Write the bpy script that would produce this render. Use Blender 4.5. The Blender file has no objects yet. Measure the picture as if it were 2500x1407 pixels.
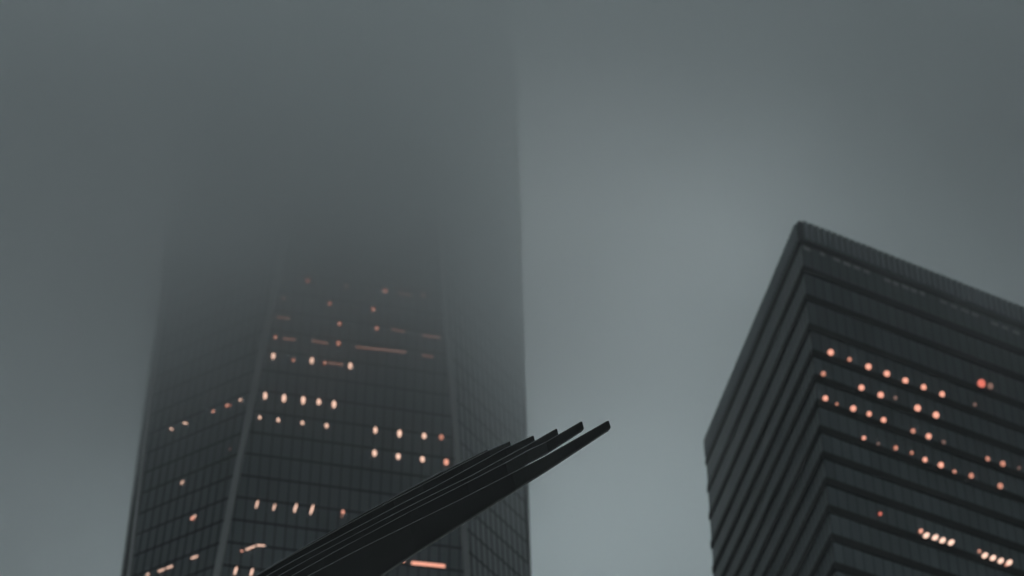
import bpy, bmesh, math, random
from mathutils import Vector, Matrix
random.seed(7)
S = bpy.context.scene
COL = S.collection

# ------------------------------------------------------------ camera
F_PX, CX, CY = 5885.0, 1250.0, 703.5            # focal length and centre, in pixels of a 2500 px wide frame
TH, ROLL = math.radians(41.214), math.radians(0.069)
EXPOSURE = 2.17
EYE = Vector((0, 0, 1.6))
fw = Vector((0, math.cos(TH), math.sin(TH)))
rt0, up0 = Vector((1, 0, 0)), Vector((0, -math.sin(TH), math.cos(TH)))
rt = rt0 * math.cos(ROLL) + up0 * math.sin(ROLL)
up = up0 * math.cos(ROLL) - rt0 * math.sin(ROLL)
cd = bpy.data.cameras.new('camera'); cam = bpy.data.objects.new('camera', cd); COL.objects.link(cam)
M = Matrix((rt, up, -fw)).transposed().to_4x4(); M.translation = EYE
cam.matrix_world = M
cd.sensor_width = 36.0; cd.lens = F_PX / 2500 * 36
cd.clip_start = 0.1; cd.clip_end = 6000
cd.dof.use_dof = True; cd.dof.focus_distance = 62.0
cd.dof.aperture_fstop = (cd.lens / 1000) / 0.12
S.camera = cam

# ------------------------------------------------------------ sky and sun (a hidden sun behind low cloud)
SUN_EL, SUN_AZ = math.radians(SUN_EL_DEG := 39.0), math.radians(SUN_AZ_DEG := 4.5)   # azimuth clockwise from +Y
w = bpy.data.worlds.new('World'); S.world = w; w.use_nodes = True
n, l = w.node_tree.nodes, w.node_tree.links
bg = n['Background']
sky = n.new('ShaderNodeTexSky'); sky.sky_type = 'NISHITA'; sky.sun_disc = False
sky.sun_elevation = SUN_EL; sky.sun_rotation = SUN_AZ; sky.air_density = 1.0; sky.dust_density = 4.0
bw = n.new('ShaderNodeRGBToBW'); l.new(sky.outputs[0], bw.inputs[0])
tint = n.new('ShaderNodeMix'); tint.data_type = 'RGBA'; tint.blend_type = 'MULTIPLY'; tint.inputs[0].default_value = 1
l.new(bw.outputs[0], tint.inputs[6]); tint.inputs[7].default_value = (0.865, 1.0, 1.045, 1)
l.new(tint.outputs[2], bg.inputs[0]); bg.inputs[1].default_value = 0.15
sd = bpy.data.lights.new('sun', 'SUN'); sd.energy = 1.5; sd.angle = math.radians(12); sd.color = (1.0, 0.985, 0.96)
sun = bpy.data.objects.new('sun', sd); COL.objects.link(sun)
sdir = Vector((math.sin(SUN_AZ) * math.cos(SUN_EL), math.cos(SUN_AZ) * math.cos(SUN_EL), math.sin(SUN_EL)))
sun.rotation_euler = sdir.to_track_quat('Z', 'Y').to_euler(); sun.location = (0, 0, 600)
S.view_settings.view_transform = 'Standard'; S.view_settings.look = 'None'
S.view_settings.exposure = EXPOSURE; S.view_settings.gamma = 1.0; S.view_settings.use_curve_mapping = False
cy = S.cycles
cy.max_bounces = 12; cy.volume_bounces = 10; cy.volume_step_rate = 0.2; cy.volume_max_steps = 256
cy.use_denoising = True

# ------------------------------------------------------------ helpers
def ray(x, y):
    return fw + rt * ((x - CX) / F_PX) - up * ((y - CY) / F_PX)
def at_z(x, y, z):
    d = ray(x, y); return EYE + d * ((z - EYE.z) / d.z)
def at_dist(x, y, dist):
    return EYE + ray(x, y).normalized() * dist

def tag(o, label=None, cat=None, group=None, kind=None):
    if label: o['label'] = label
    if cat: o['category'] = cat
    if group: o['group'] = group
    if kind: o['kind'] = kind
    return o
def empty(name, loc=(0, 0, 0)):
    o = bpy.data.objects.new(name, None); COL.objects.link(o); o.location = loc; return o
class MB:
    """collects quads and boxes; build() links them as one mesh object"""
    def __init__(s): s.v, s.f, s.m, s.uv = [], [], [], []
    def face(s, pts, mi=0, uv=None):
        b = len(s.v); s.v += [tuple(p) for p in pts]; s.f.append(tuple(range(b, b + len(pts)))); s.m.append(mi)
        s.uv += uv if uv else [(0, 0)] * len(pts)
    def block(s, o, a, b, c, mi=0):
        """parallelepiped from corner o with edge vectors a, b, c (right handed)"""
        o, a, b, c = Vector(o), Vector(a), Vector(b), Vector(c)
        if a.cross(b).dot(c) < 0: a, b = b, a
        P = [o, o + a, o + a + b, o + b, o + c, o + a + c, o + a + b + c, o + b + c]
        for q in ((0, 3, 2, 1), (4, 5, 6, 7), (0, 1, 5, 4), (1, 2, 6, 5), (2, 3, 7, 6), (3, 0, 4, 7)):
            s.face([P[i] for i in q], mi)
    def build(s, name, mats, parent=None):
        me = bpy.data.meshes.new(name); off = parent.location if parent else Vector((0, 0, 0))
        me.from_pydata([tuple(Vector(p) - off) for p in s.v], [], s.f)
        for m in (mats if isinstance(mats, (list, tuple)) else [mats]): me.materials.append(m)
        me.polygons.foreach_set('material_index', s.m)
        ul = me.uv_layers.new(name='UVMap'); k = 0
        for p in me.polygons:
            for li in p.loop_indices: ul.data[li].uv = s.uv[k]; k += 1
        me.update()
        o = bpy.data.objects.new(name, me); COL.objects.link(o)
        if parent: o.parent = parent
        return o

# ------------------------------------------------------------ materials
def mat(name, col, rough=0.6, metal=0.0, var=0.25, scale=0.6, spec=0.5):
    m = bpy.data.materials.new(name); m.use_nodes = True
    n, l = m.node_tree.nodes, m.node_tree.links; p = n['Principled BSDF']
    p.inputs['Roughness'].default_value = rough; p.inputs['Metallic'].default_value = metal
    p.inputs['Specular IOR Level'].default_value = spec
    g = n.new('ShaderNodeNewGeometry'); t = n.new('ShaderNodeTexNoise'); l.new(g.outputs['Position'], t.inputs['Vector'])
    t.inputs['Scale'].default_value = scale; t.inputs['Detail'].default_value = 5
    mx = n.new('ShaderNodeMix'); mx.data_type = 'RGBA'; l.new(t.outputs['Fac'], mx.inputs[0])
    mx.inputs[6].default_value = (*[c * (1 - var) for c in col], 1); mx.inputs[7].default_value = (*[c * (1 + var) for c in col], 1)
    l.new(mx.outputs[2], p.inputs['Base Color'])
    return m
def glass(name, dark, light, rough=0.33, spec=1.0):
    """tinted curtain wall glass: each pane (one unit of UV) has its own tone"""
    m = bpy.data.materials.new(name); m.use_nodes = True
    n, l = m.node_tree.nodes, m.node_tree.links; p = n['Principled BSDF']
    uv = n.new('ShaderNodeUVMap'); fl = n.new('ShaderNodeVectorMath'); fl.operation = 'FLOOR'; l.new(uv.outputs[0], fl.inputs[0])
    wn = n.new('ShaderNodeTexWhiteNoise'); wn.noise_dimensions = '3D'; l.new(fl.outputs[0], wn.inputs['Vector'])
    mx = n.new('ShaderNodeMix'); mx.data_type = 'RGBA'; l.new(wn.outputs['Value'], mx.inputs[0])
    mx.inputs[6].default_value = (*dark, 1); mx.inputs[7].default_value = (*light, 1)
    l.new(mx.outputs[2], p.inputs['Base Color'])
    mr = n.new('ShaderNodeMapRange'); l.new(wn.outputs['Value'], mr.inputs[0])
    mr.inputs[3].default_value = rough * 0.9; mr.inputs[4].default_value = rough * 1.1
    l.new(mr.outputs[0], p.inputs['Roughness']); p.inputs['IOR'].default_value = 1.5; p.inputs['Specular IOR Level'].default_value = spec
    return m
def lamp(name, col, strength):
    m = bpy.data.materials.new(name); m.use_nodes = True
    p = m.node_tree.nodes['Principled BSDF']; p.inputs['Base Color'].default_value = (0.5, 0.4, 0.35, 1)
    p.inputs['Emission Color'].default_value = (*col, 1); p.inputs['Emission Strength'].default_value = strength
    m.cycles.emission_sampling = 'NONE'
    return m
TOWER_GLASS = glass('blue grey curtain wall glass', (0.022, 0.031, 0.036), (0.034, 0.046, 0.053))
BAND_GLASS = glass('dark ribbon glass', (0.018, 0.026, 0.029), (0.034, 0.045, 0.050), spec=0.5)
JOINT = mat('dark floor joint', (0.006, 0.007, 0.008), 0.9, var=0.1, spec=0.04)
MULLION = mat('dark mullion', (0.010, 0.012, 0.013), 0.8, var=0.1, spec=0.08)
TRIM = mat('pale steel corner trim', (0.22, 0.22, 0.22), 0.45, 0.0, 0.12, 0.3)
SPANDREL = mat('black steel spandrel', (0.006, 0.006, 0.006), 0.85, 0.0, 0.3, 0.2, spec=0.04)
LOUVRE = mat('grey roof screen louvre', (0.14, 0.155, 0.165), 0.6, 0.1, 0.35, 0.15)
SLOT = mat('dark roof screen backing', (0.03, 0.034, 0.036), 0.8, 0, 0.2, 0.3, spec=0.1)
BLIND = mat('pale top floor blinds', (0.24, 0.24, 0.23), 0.7, 0.0, 0.4, 0.7)
RIB = mat('dark painted steel rib', (0.0048, 0.0047, 0.0045), 0.7, 0.0, 0.3, 0.5, spec=0.12)
RIBEDGE = mat('rib edge with painted highlight', (0.013, 0.013, 0.013), 0.5, 0.0, 0.3, 0.5, spec=0.3)  # lighter tone paints the sky highlight along each rib's top edge
ROOF = mat('grey gravel roof', (0.12, 0.12, 0.12), 0.9)
STONE = mat('dark granite', (0.10, 0.10, 0.105), 0.6)
ASPHALT = mat('asphalt', (0.05, 0.05, 0.052), 0.85, 0, 0.3, 1.5)
PAVING = mat('concrete paving', (0.22, 0.22, 0.21), 0.85, 0, 0.2, 0.8)
L_BRIGHT = lamp('warm white office lamp', (1.0, 0.61, 0.46), 0.29)
L_CORAL = lamp('coral office lamp', (1.0, 0.40, 0.27), 0.24)
L_DIM = lamp('dim amber office lamp', (1.0, 0.34, 0.20), 0.13)
L_FAINT = lamp('faint amber office lamp', (1.0, 0.36, 0.22), 0.036)
L_RED = lamp('red lamp', (1.0, 0.16, 0.09), 0.17)

# ------------------------------------------------------------ ground
def struct(name, mb, m): o = mb.build(name, m); o['kind'] = 'structure'; return o
g = MB(); g.face([(-3000, -3000, 0), (3000, -3000, 0), (3000, 3000, 0), (-3000, 3000, 0)]); struct('ground', g, ASPHALT)
g = MB(); g.block((-90, -25, 0.004), (150, 0, 0), (0, 230, 0), (0, 0, 0.12)); struct('plaza_paving', g, PAVING)

# ------------------------------------------------------------ the tall tapering tower
TL = Vector((-30.7106, 321.002, 0)); ROT = math.radians(12.3455); A = 30.6
ZB, ZT, FLOOR, MOD = 57.0, 417.0, 4.07, 1.53
def W(x, y, z):
    c, s = math.cos(ROT), math.sin(ROT); return Vector((TL.x + c * x - s * y, TL.y + s * x + c * y, z))
tower = empty('skyscraper', (TL.x, TL.y, 0))
tag(tower, 'tall tapering glass skyscraper whose upper half dissolves into low cloud, scattered warm office lights', 'skyscraper')
B = [W(-A, -A, ZB), W(A, -A, ZB), W(A, A, ZB), W(-A, A, ZB)]
T = [W(0, -A, ZT), W(A, 0, ZT), W(0, A, ZT), W(-A, 0, ZT)]
FACES = []                      # (left bottom, right bottom, left top, right top)
for i in range(4):
    j = (i + 1) % 4
    FACES.append((B[i], B[j], T[i], T[i]))
    FACES.append((B[j], B[j], T[i], T[j]))
def lerp(a, b, t): return a + (b - a) * t
def plane_of(F):
    bl, br, tl, tr = F
    h = ((br - bl) if (br - bl).length > 1 else (tr - tl)).normalized()
    v = (lerp(tl, tr, .5) - lerp(bl, br, .5)); nrm = h.cross(v).normalized()
    if nrm.dot(lerp(bl, br, .5) - Vector((TL.x, TL.y, ZB))) < 0: nrm = -nrm
    return h, v.normalized(), nrm
for F in FACES:
    bl, br, tl, tr = F; h, v, nr = plane_of(F)
    mb = MB(); N = int((ZT - ZB) / FLOOR)
    rows = [ZB + k * (ZT - ZB) / N for k in range(N + 1)]
    def ends(z):
        t = (z - ZB) / (ZT - ZB); a, b = lerp(bl, tl, t), lerp(br, tr, t); return a, b, lerp(a, b, .5)
    for k in range(N):
        a0, b0, c0 = ends(rows[k]); a1, b1, c1 = ends(rows[k + 1])
        q = [a0, b0, b1, a1]; u = [((p - cc).dot(h) / MOD + 200.0, kk) for p, cc, kk in ((a0, c0, k + .01), (b0, c0, k + .01), (b1, c1, k + .99), (a1, c1, k + .99))]
        if (a0 - b0).length < 1e-4: q, u = q[1:], u[1:]
        elif (a1 - b1).length < 1e-4: q, u = q[:3], u[:3]
        mb.face(q, 0, u)
        if (a0 - b0).length > 2:      # floor joint, slightly proud of the glass
            mb.block(a0 - v * .17 - nr * .02, b0 - a0, v * .34, nr * .06, 1)
    hw0, hw1 = (br - bl).length / 2, (tr - tl).length / 2
    kmax = int(max(hw0, hw1) / MOD)
    for k in range(-kmax, kmax + 1):
        s_ = abs(k * MOD); t = (s_ - hw0) / (hw1 - hw0)
        z0, z1 = (ZB, ZB + (ZT - ZB) * t) if hw0 > hw1 else (ZB + (ZT - ZB) * t, ZT)
        if z1 - z0 < 3: continue
        p0 = ends(z0)[2] + h * (k * MOD); p1 = ends(z1)[2] + h * (k * MOD)
        mb.block(p0 - h * .08 - nr * .02, h * .16, p1 - p0, nr * .10, 2)
    mb.build('glass_facade', [TOWER_GLASS, JOINT, MULLION], tower)
# pale corner trims along the eight edges
EDGES = [(B[0], T[0]), (B[1], T[0]), (B[1], T[1]), (B[2], T[1]), (B[2], T[2]), (B[3], T[2]), (B[3], T[3]), (B[0], T[3])]
for e0, e1 in EDGES:
    mid = lerp(e0, e1, .5); out = Vector((mid.x - TL.x, mid.y - TL.y, 0)).normalized(); d = (e1 - e0).normalized()
    side = d.cross(out).normalized(); out = side.cross(d).normalized()
    if out.dot(Vector((mid.x - TL.x, mid.y - TL.y, 0))) < 0: out = -out
    mb = MB(); wdt = 1.0
    mb.block(e0 - side * wdt / 2 - out * .3, side * wdt, e1 - e0, out * .42)
    mb.build('corner_trim', TRIM, tower)
mb = MB()
for i in range(4):
    j = (i + 1) % 4; a, b = B[i], B[j]; d = (b - a)
    for k in range(40):
        p = a + d * (k / 40); nrm = Vector((d.y, -d.x, 0)).normalized()
        mb.block(Vector((p.x, p.y, 0)), d / 40 * .9, nrm * .25, (0, 0, ZB - .3))
mb.block(W(-A + .05, -A + .05, 0), W(A - .05, -A + .05, 0) - W(-A + .05, -A + .05, 0), W(-A + .05, A - .05, 0) - W(-A + .05, -A + .05, 0), (0, 0, ZB - .01))
mb.build('podium', STONE, tower)
mb = MB(); mb.face([T[0], T[1], T[2], T[3]])
for i in range(4):
    a, b = T[i], T[(i + 1) % 4]; inn = (Vector((TL.x, TL.y, ZT)) - lerp(a, b, .5)).normalized()
    mb.block(a + Vector((0, 0, .01)), b - a, inn * .5, (0, 0, 4.0))
mb.build('roof_parapet', TRIM, tower)

def hit(F, x, y):
    """point of a facade plane seen at a pixel of the photograph"""
    h, v, nr = plane_of(F); d = ray(x, y); t = (F[0] - EYE).dot(nr) / d.dot(nr); return EYE + d * t
def pill(mb, c, ax, bx, n_, half_a, half_b, th=.05):
    """rounded flat lamp: a stadium/ellipse prism"""
    K = 14; ring = []
    for k in range(K):
        a = 2 * math.pi * k / K; ring.append(c + ax * (half_a * math.cos(a)) + bx * (half_b * math.sin(a)))
    f = [p + n_ * th for p in ring]
    mb.face(f)
    for k in range(K): mb.face([ring[k], ring[(k + 1) % K], f[(k + 1) % K], f[k]])
CF, LF = FACES[0], FACES[7]
PXM = F_PX / 365.0
def tower_lamp(F, x, y, wpx, hpx, m, lean=0.0, name='office_lamp'):
    h, v, nr = plane_of(F); c = hit(F, x, y) + nr * .14
    if (h.dot(rt)) < 0: h = -h
    # footprint on the facade that gives the wanted apparent size
    fh = max(.3, abs(h.dot(rt))); ax = (v * math.cos(lean) + h * math.sin(lean)).normalized(); bx = ax.cross(nr).normalized()
    mb = MB(); pill(mb, c, bx, ax, nr, wpx / PXM / 2 / fh, hpx / PXM / 2 / .76)
    return mb.build(name, m, tower)
Bt, Cr, Dm, Ft = L_BRIGHT, L_CORAL, L_DIM, L_FAINT
for x, y, w_, h_, m in [(667,871,10,15,Bt),(716,881,7,8,Dm),(761,882,10,15,Bt),(792,888,7,9,Dm),(855,895,10,16,Bt),
        (672,825,8,9,Dm),(826,840,11,12,Dm),(829,792,10,11,Dm),(920,803,10,11,Dm),(805,743,10,11,Dm),(911,757,12,11,Dm),
        (751,687,13,12,Dm),(845,700,11,11,Ft),(940,712,13,12,Dm),(1033,722,13,12,Ft),(692,730,11,10,Ft),
        (647,968,9,17,Bt),(693,974,10,18,Bt),(740,979,10,18,Bt),(778,983,10,14,Bt),(815,989,10,17,Bt),
        (634,1021,6,8,Bt),(679,1027,7,9,Bt),(738,1034,7,9,Bt),(797,1041,8,10,Bt),
        (916,1052,9,15,Bt),(975,1060,10,17,Bt),(1035,1066,10,13,Bt),(1077,1069,11,12,Dm),
        (914,1108,10,14,Bt),(972,1116,10,13,Bt),(1031,1123,10,13,Bt),(1089,1130,11,14,Cr),
        (837,1252,6,9,Cr),(834,1263,6,5,Ft),(985,1373,6,4,Cr),(590,1347,5,4,Cr)]:
    tower_lamp(CF, x, y, w_, h_, m)
for x, y, w_, h_, ln in [(627,1233,4,19,.18),(669,1240,4,15,.18),(721,1242,5,21,.2),(761,1246,5,23,.2),(575,1395,5,19,.2),(614,1399,5,18,.2)]:
    tower_lamp(CF, x, y, w_, h_, Bt, ln, 'lamp_tube')
def bar(F, x0, y0, x1, y1, wpx, m, name='lamp_tube'):
    h, v, nr = plane_of(F); a, b = hit(F, x0, y0) + nr * .14, hit(F, x1, y1) + nr * .14
    d = b - a; s_ = d.cross(nr).normalized() * (wpx / PXM / 2)
    mb = MB(); mb.block(a - s_, d, s_ * 2, nr * .05); return mb.build(name, m, tower)
bar(CF, 1004, 1376, 1086, 1384, 9, Cr); bar(CF, 626, 1333, 646, 1334, 3.5, Bt); bar(CF, 600, 1344, 622, 1335, 3.5, Bt)
for q in [(675,776,708,779),(690,828,722,831),(760,833,802,841),(868,849,930,855),(930,855,992,862),(1030,820,1074,826),(1030,869,1058,873),(800,887,838,892),(955,805,988,812),(972,717,1006,723),(560,1098,562,1099)]:
    bar(CF, *q, 8, Ft, 'lit_window_strip')
for x, y, w_, h_, m in [(588,978,6,6,Bt),(555,992,6,6,Cr),(563,991,5,4,Dm),(522,1006,6,6,Cr),(471,1267,9,7,Cr),(452,692,6,6,Ft)]:
    tower_lamp(LF, x, y, w_, h_, m)
for q in [(449,1033,455,1036),(455,1036,459,1034),(417,1047,423,1051),(443,1184,449,1175),(474,1264,480,1260),(468,1365,484,1359),(388,1397,403,1391),(408,1389,423,1383),(358,1407,366,1402)]:
    bar(LF, *q, 3.6, Bt)

# ------------------------------------------------------------ the banded office block on the right
Z1 = 232.0
C0 = at_z(1950, 540, Z1); C1 = at_z(2500, 755, Z1); C2 = at_z(1722, 1080, Z1)
for c in (C0, C1, C2): c.z = 0
U = (C1 - C0).normalized() * 78.0; V = (C2 - C0)
block = empty('office_building', C0)
tag(block, 'dark office block with black horizontal bands and rows of coral office lights', 'office building')
nU = Vector((U.y, -U.x, 0)).normalized(); nV = Vector((-V.y, V.x, 0)).normalized()
if nU.dot(V) > 0: nU = -nU
if nV.dot(U) > 0: nV = -nV
CORN = [C0, C0 + U, C0 + U + V, C0 + V]
SIDES = [(C0, U, nU), (C0 + V, -V, nV), (C0 + U, V, -nV), (C0 + V, U, -nU)]
def ring(mb, z0, z1, out, mi=0, inset=0.0):
    """closed band round the parallelogram plan, standing proud by out"""
    def corner(i, o):
        prev = [-1, 1, 1, -1][i]; c = CORN[i]
        un, vn = U.normalized(), V.normalized(); sn = abs(un.cross(vn).z)
        su = -1 if i in (0, 3) else 1; sv = -1 if i in (0, 1) else 1
        return c + un * (su * o / sn) + vn * (sv * o / sn)
    for i in range(4):
        j = (i + 1) % 4
        a, b = corner(i, out), corner(j, out); ai, bi = corner(i, -0.3), corner(j, -0.3)
        Zv = lambda p, z: Vector((p.x, p.y, z))
        order = lambda q: q if U.cross(V).z > 0 else q[::-1]
        mb.face(order([Zv(a, z0), Zv(b, z0), Zv(b, z1), Zv(a, z1)]), mi)
        mb.face(order([Zv(ai, z0), Zv(bi, z0), Zv(b, z0), Zv(a, z0)]), mi)
        mb.face(order([Zv(a, z1), Zv(b, z1), Zv(bi, z1), Zv(ai, z1)]), mi)
STEP = 4.46; TOPJ = 228.2
levels = [TOPJ, 223.0, 217.85, 212.55, 208.0, 203.7, 199.45, 195.1, 190.85, 186.65, 182.3, 177.85]   # upper floors are the taller ones
while levels[-1] > 6: levels.append(levels[-1] - 4.35)
# glass walls with mullions, one per side
for (o, d, nrm) in SIDES:
    mb = MB(); L = d.length; dn = d.normalized(); nm = int(L / 1.5); ms = L / nm
    for i, zt_ in enumerate(levels):
        z1_, z0_ = zt_, (levels[i + 1] if i + 1 < len(levels) else 0)
        mb.face([Vector((o.x, o.y, z0_)), Vector((o.x, o.y, z0_)) + d, Vector((o.x, o.y, z1_)) + d, Vector((o.x, o.y, z1_))], 0,
                [(0, i + .01), (nm, i + .01), (nm, i + .99), (0, i + .99)])
    for k in range(nm + 1):
        p = o + dn * (k * ms)
        mb.block(Vector((p.x, p.y, 0)) - dn * .04 - nrm * .02, dn * .08, nrm * .06, (0, 0, TOPJ), 1)
    mb.build('ribbon_glazing', [BAND_GLASS, MULLION], block)
for i, z in enumerate(levels):
    mb = MB(); ring(mb, z - (.72 if i else .55), z + (.48 if i else .2), .2)
    mb.build('spandrel_band', SPANDREL, block)
# roof screen
mb = MB(); ring(mb, TOPJ + .205, Z1, .10, 1)
for (o, d, nrm) in SIDES:
    L = d.length; dn = d.normalized(); k = 0.6
    while k < L - .6:
        p = o + dn * k + nrm * .101
        mb.block(Vector((p.x, p.y, TOPJ + .5)), dn * .62, nrm * .35, (0, 0, Z1 - TOPJ - .52), 0); k += 1.0
mb.build('roof_screen', [LOUVRE, SLOT], block)
mb = MB(); mb.face([Vector((c.x, c.y, Z1 - 1.0)) for c in CORN]); mb.build('roof', ROOF, block)
def hitU(x, y, off=0.0):
    d = ray(x, y); p0 = C0 + nU * off; t = (p0 - EYE).dot(nU) / d.dot(nU); return EYE + d * t
# pale blinds just under the first dark band
for x0, y0, x1, y1 in [(1962,603,1990,613),(2002,617,2022,625),(2035,630,2133,668),(2158,680,2268,722),(2296,734,2398,776),(2420,786,2500,818)]:
    a, b = hitU(x0, y0 + 5, .13), hitU(x1, y1 + 5, .13); d = b - a; d.z = 0; nn = max(1, int(d.length / 1.5)); s_ = d / nn
    for k in range(nn):
        mb = MB(); mb.block(a + s_ * k + Vector((0, 0, random.uniform(-.12, .02))), s_ * random.uniform(.55, .8), nU * .04, (0, 0, .6))
        mb.build('window_blind', BLIND, block)
dU = U.normalized(); UP = Vector((0, 0, 1)); PXB = F_PX / 345.0
def block_lamp(x, y, wpx, hpx, m, lean=0.0, name='office_lamp'):
    c = hitU(x, y, .15); ax = UP * math.cos(lean) + dU * math.sin(lean); bx = ax.cross(nU).normalized()
    fh = abs(dU.dot(rt)); mb = MB(); pill(mb, c, bx, ax, nU, wpx / PXB / 2 / fh, hpx / PXB / 2 / .75)
    return mb.build(name, m, block)
for x, y, s_, m in [(2028,861,13,Cr),(2074,878,9,Dm),(2120,896,13,Cr),(2165,913,13,Cr),(2210,930,13,Cr),(2255,946,12,Cr),(2300,963,12,Cr),
        (2010,913,10,Dm),(2103,947,12,Cr),(2150,965,13,Cr),(2240,997,14,Cr),(2285,1014,14,Cr),(2186,972,8,Ft),
        (2015,973,11,Cr),(2043,987,6,Dm),(2083,998,12,Cr),(2122,1011,10,Cr),(2157,1026,11,Cr),(2229,1053,10,Dm),(2267,1066,12,Cr),(2304,1080,8,Ft),
        (2411,1121,10,Dm),(2448,1133,12,Dm),(2488,1143,7,Ft),
        (2109,1070,8,Cr),(2144,1084,6,Ft),(2187,1094,9,Dm),(2226,1106,7,Dm),(2258,1123,10,Cr),(2297,1136,12,Cr),(2330,1152,8,Dm),(2371,1162,11,Dm),(2442,1187,12,Dm),
        (2149,1255,7,L_RED),(2248,1297,8,Cr),(2391,1346,7,Dm),(2456,1380,7,Dm),(2396,937,19,L_RED),(2418,943,14,Ft),(2380,988,8,Ft)]:
    block_lamp(x, y, s_ * .92, s_ * 1.25, m, .6)
for x, y in [(2261,1308),(2283,1313),(2301,1320),(2322,1325),(2404,1357),(2424,1363),(2443,1370),(2464,1374)]:
    block_lamp(x, y, 9, 18, Bt, .75, 'lamp_tube')

# ------------------------------------------------------------ steel ribs of the transit hall
hall = empty('rib_canopy', at_dist(300, 1900, 60.0) * 1.0)
hall.location.z = 0
tag(hall, 'fan of dark curved steel ribs rising across the foreground to tapered tips', 'canopy')
# each rib: top edge points and matching depth of the rib, measured on the photograph, tip first
RIBS = [
    ([(1484,1026),(1400,1074),(1333,1112),(1250,1154),(1128,1216),(1000,1279),(880,1338)], [23,30,36,44,58,74,92]),
    ([(1419,1028),(1333,1078),(1286,1100),(1234,1129),(1140,1177),(1000,1248),(820,1344)], [23,29,33,38,46,62,80]),
    ([(1358,1046),(1286,1087),(1226,1119),(1149,1161),(1050,1209),(940,1265),(760,1360)], [20,26,32,40,48,58,76]),
    ([(1301,1063),(1234,1093),(1149,1140),(1060,1188),(960,1239),(860,1292),(720,1366)], [18,24,32,40,48,56,72]),
    ([(1244,1077),(1192,1099),(1128,1132),(1032,1182),(960,1219),(840,1283),(690,1367)], [17,22,30,40,46,54,70]),
    ([(1189,1097),(1128,1127),(1081,1150),(1000,1192),(900,1245),(780,1312),(664,1380)], [14,22,28,36,44,54,68]),
    ([(1084,1147),(1021,1180),(960,1213),(880,1259),(800,1303),(720,1352),(640,1401)], [16,22,28,36,44,52,64]),
]
def make_rib(i, pts, deps):
    D0 = 62.0 + i * 1.5
    tipd = (at_dist(*pts[0], D0) - at_dist(*pts[2], D0 - 1.8)).normalized()
    tops, bots = [], []
    for k, ((x, y), dp) in enumerate(zip(pts, deps)):
        dist = D0 - 0.9 * k
        t = at_dist(x, y, dist); tops.append(t)
        bots.append(t + Vector((0, 0, -1)) * (dp * .98 / F_PX * dist / math.cos(TH)) + tipd * (.02 + .003 * dp))
    # outside the frame the rib keeps its course, then turns down to the ground
    d = (tops[-1] - tops[-2]).normalized(); p0 = tops[-1]; dep = (tops[-1] - bots[-1]).length
    p1 = p0 + d * 22; p2 = Vector((p1.x - 9, p1.y - 1, 0))
    for s_ in range(1, 13):
        t = s_ / 12; q = p0 * (1 - t) ** 2 + p1 * (2 * t * (1 - t)) + p2 * t * t
        tops.append(q)
        tan = ((p1 - p0) * (1 - t) + (p2 - p1) * t).normalized(); dd = Vector((0, 0, -1)); dd = (dd - tan * dd.dot(tan))
        dd = dd.normalized() if dd.length > .1 else Vector((1, 0, 0))
        side = Vector((1, 0, 0)); mixd = (dd * 1.0 + side * t).normalized()
        bots.append(q + mixd * dep * (1 + .6 * t) / max(.5, 1 - .2 * t))
    tops = [p.copy() for p in tops]
    bm = bmesh.new(); prof = []
    n_ = len(tops)
    for k in range(n_):
        tan = (tops[min(k + 1, n_ - 1)] - tops[max(k - 1, 0)]).normalized()
        dn = (bots[k] - tops[k]); dep = dn.length; dn = dn.normalized()
        back = dn.cross(tan).normalized()
        if back.dot(Vector((0, 1, .2))) < 0: back = -back
        wd = .13 + .06 * dep; c = min(.025, dep * .10)
        t, b = tops[k], bots[k]
        prof.append([t + dn * c, t + back * c, t + back * (wd - c), t + back * wd + dn * c,
                     b + back * wd - dn * c, b + back * (wd - c), b + back * c, b - dn * c])
    # tip: slightly rounded vertical cut
    tan = (tops[0] - tops[1]).normalized(); cen = sum(prof[0], Vector()) / 8
    cap = [cen + (p - cen) * Vector((1, 1, 1)).x * .90 + tan * .035 for p in prof[0]]
    prof = [cap] + prof
    vs = [[bm.verts.new(p - hall.location) for p in r] for r in prof]
    for a, b in zip(vs, vs[1:]):
        for k in range(8):
            f = bm.faces.new((a[k], a[(k + 1) % 8], b[(k + 1) % 8], b[k])); f.material_index = 1 if k == 0 else 0
    bm.faces.new(vs[0][::-1]); bm.faces.new(vs[-1])
    bmesh.ops.recalc_face_normals(bm, faces=bm.faces)
    me = bpy.data.meshes.new('rib'); bm.to_mesh(me); bm.free(); me.materials.append(RIB); me.materials.append(RIBEDGE)
    o = bpy.data.objects.new('rib', me); COL.objects.link(o); o.parent = hall
    return tops[-1]
feet = [make_rib(i, p, d) for i, (p, d) in enumerate(RIBS)]
a, b = feet[0], feet[-1]; d = (b - a).normalized(); s_ = Vector((d.y, -d.x, 0))
mb = MB(); mb.block(Vector((a.x, a.y, 0.128)) - d * 3 - s_ * 3, d * ((b - a).length + 6), s_ * 6, (0, 0, 1.4))
mb.build('base_beam', STONE, hall)

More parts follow.
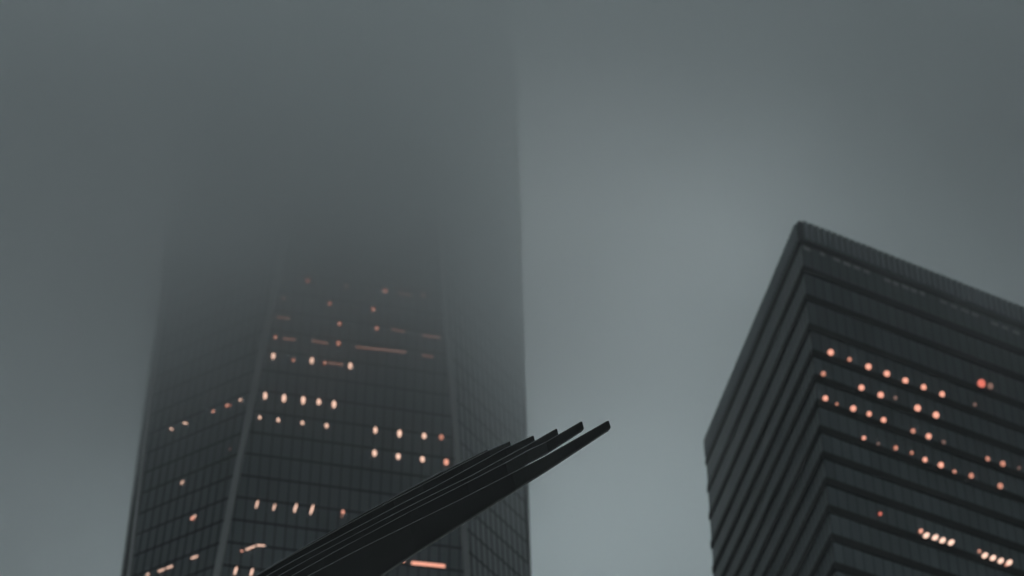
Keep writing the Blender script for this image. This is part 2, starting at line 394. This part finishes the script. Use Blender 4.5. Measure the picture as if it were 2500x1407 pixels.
# ------------------------------------------------------------ haze: low cloud sinking over the towers
mb = MB(); mb.block((-480, -260, -1), (960, 0, 0), (0, 1150, 0), (0, 0, 431))
hz = mb.build('haze', []); hz['kind'] = 'stuff'
m = bpy.data.materials.new('low cloud'); m.use_nodes = True
n, l = m.node_tree.nodes, m.node_tree.links; n.remove(n['Principled BSDF'])
pv = n.new('ShaderNodeVolumePrincipled'); l.new(pv.outputs[0], n['Material Output'].inputs['Volume'])
pv.inputs['Color'].default_value = (0.972, 0.986, 0.988, 1); pv.inputs['Anisotropy'].default_value = 0.18
geo = n.new('ShaderNodeNewGeometry'); sep = n.new('ShaderNodeSeparateXYZ'); l.new(geo.outputs['Position'], sep.inputs[0])
nz = n.new('ShaderNodeTexNoise'); nz.inputs['Scale'].default_value = 0.016; nz.inputs['Detail'].default_value = 4; nz.inputs['Roughness'].default_value = 0.6
l.new(geo.outputs['Position'], nz.inputs['Vector'])
wob = n.new('ShaderNodeMath'); wob.operation = 'MULTIPLY_ADD'; l.new(nz.outputs['Fac'], wob.inputs[0]); wob.inputs[1].default_value = 50; wob.inputs[2].default_value = -25
zz = n.new('ShaderNodeMath'); zz.operation = 'ADD'; l.new(sep.outputs['Z'], zz.inputs[0]); l.new(wob.outputs[0], zz.inputs[1])
mr = n.new('ShaderNodeMapRange'); l.new(zz.outputs[0], mr.inputs[0]); mr.inputs[1].default_value = 0; mr.inputs[2].default_value = 460
cr = n.new('ShaderNodeValToRGB'); l.new(mr.outputs[0], cr.inputs[0])
DMAX = 0.05; GAP_C = (1, 378, 330); GAP_R = (108, 98, 200); GAP_MIN = 0.44; GAP_MAX = 4.4
prof = [(0,.00001),(190,.0002),(212,.0010),(222,.005),(232,.0125),(243,.027),(256,.046),(270,.062),(290,.064),(308,.046),(340,.022),(380,.007),(440,.002)]
els = cr.color_ramp.elements
while len(els) > 1: els.remove(els[-1])
for i, (z, dns) in enumerate(prof):
    e = els[0] if i == 0 else els.new(z / 460)
    e.position = z / 460; e.color = (dns / DMAX,) * 3 + (1,)
mu = n.new('ShaderNodeMath'); mu.operation = 'MULTIPLY'; l.new(cr.outputs[0], mu.inputs[0]); mu.inputs[1].default_value = DMAX
# cloud thinned beyond the towers for a glow, thickened round it to darken corners
vs_ = n.new('ShaderNodeVectorMath'); vs_.operation = 'SUBTRACT'; l.new(geo.outputs['Position'], vs_.inputs[0]); vs_.inputs[1].default_value = GAP_C
vd_ = n.new('ShaderNodeVectorMath'); vd_.operation = 'DIVIDE'; l.new(vs_.outputs[0], vd_.inputs[0]); vd_.inputs[1].default_value = GAP_R
vl_ = n.new('ShaderNodeVectorMath'); vl_.operation = 'LENGTH'; l.new(vd_.outputs[0], vl_.inputs[0])
gm = n.new('ShaderNodeMapRange'); gm.interpolation_type = 'SMOOTHSTEP'; l.new(vl_.outputs['Value'], gm.inputs[0])
gm.inputs[1].default_value = 0.3; gm.inputs[2].default_value = 2.2; gm.inputs[3].default_value = GAP_MIN; gm.inputs[4].default_value = GAP_MAX
fr = n.new('ShaderNodeMapRange'); fr.interpolation_type = 'SMOOTHSTEP'; l.new(sep.outputs['Y'], fr.inputs[0]); fr.inputs[1].default_value = 170; fr.inputs[2].default_value = 255; fr.inputs[3].default_value = 0.12  # cloud thinned on the camera side to brighten the fog before the tower
gs = n.new('ShaderNodeMath'); gs.operation = 'MULTIPLY'; l.new(gm.outputs[0], gs.inputs[0]); l.new(fr.outputs[0], gs.inputs[1])
hi = n.new('ShaderNodeMapRange'); hi.interpolation_type = 'SMOOTHSTEP'; l.new(sep.outputs['Z'], hi.inputs[0]); hi.inputs[1].default_value = 275; hi.inputs[2].default_value = 308
gx = n.new('ShaderNodeMix'); gx.data_type = 'FLOAT'; l.new(hi.outputs[0], gx.inputs[0]); gx.inputs[2].default_value = 1.0; l.new(gs.outputs[0], gx.inputs[3])
m2 = n.new('ShaderNodeMath'); m2.operation = 'MULTIPLY'; l.new(mu.outputs[0], m2.inputs[0]); l.new(gx.outputs[0], m2.inputs[1])
l.new(m2.outputs[0], pv.inputs['Density'])
hz.data.materials.append(m)
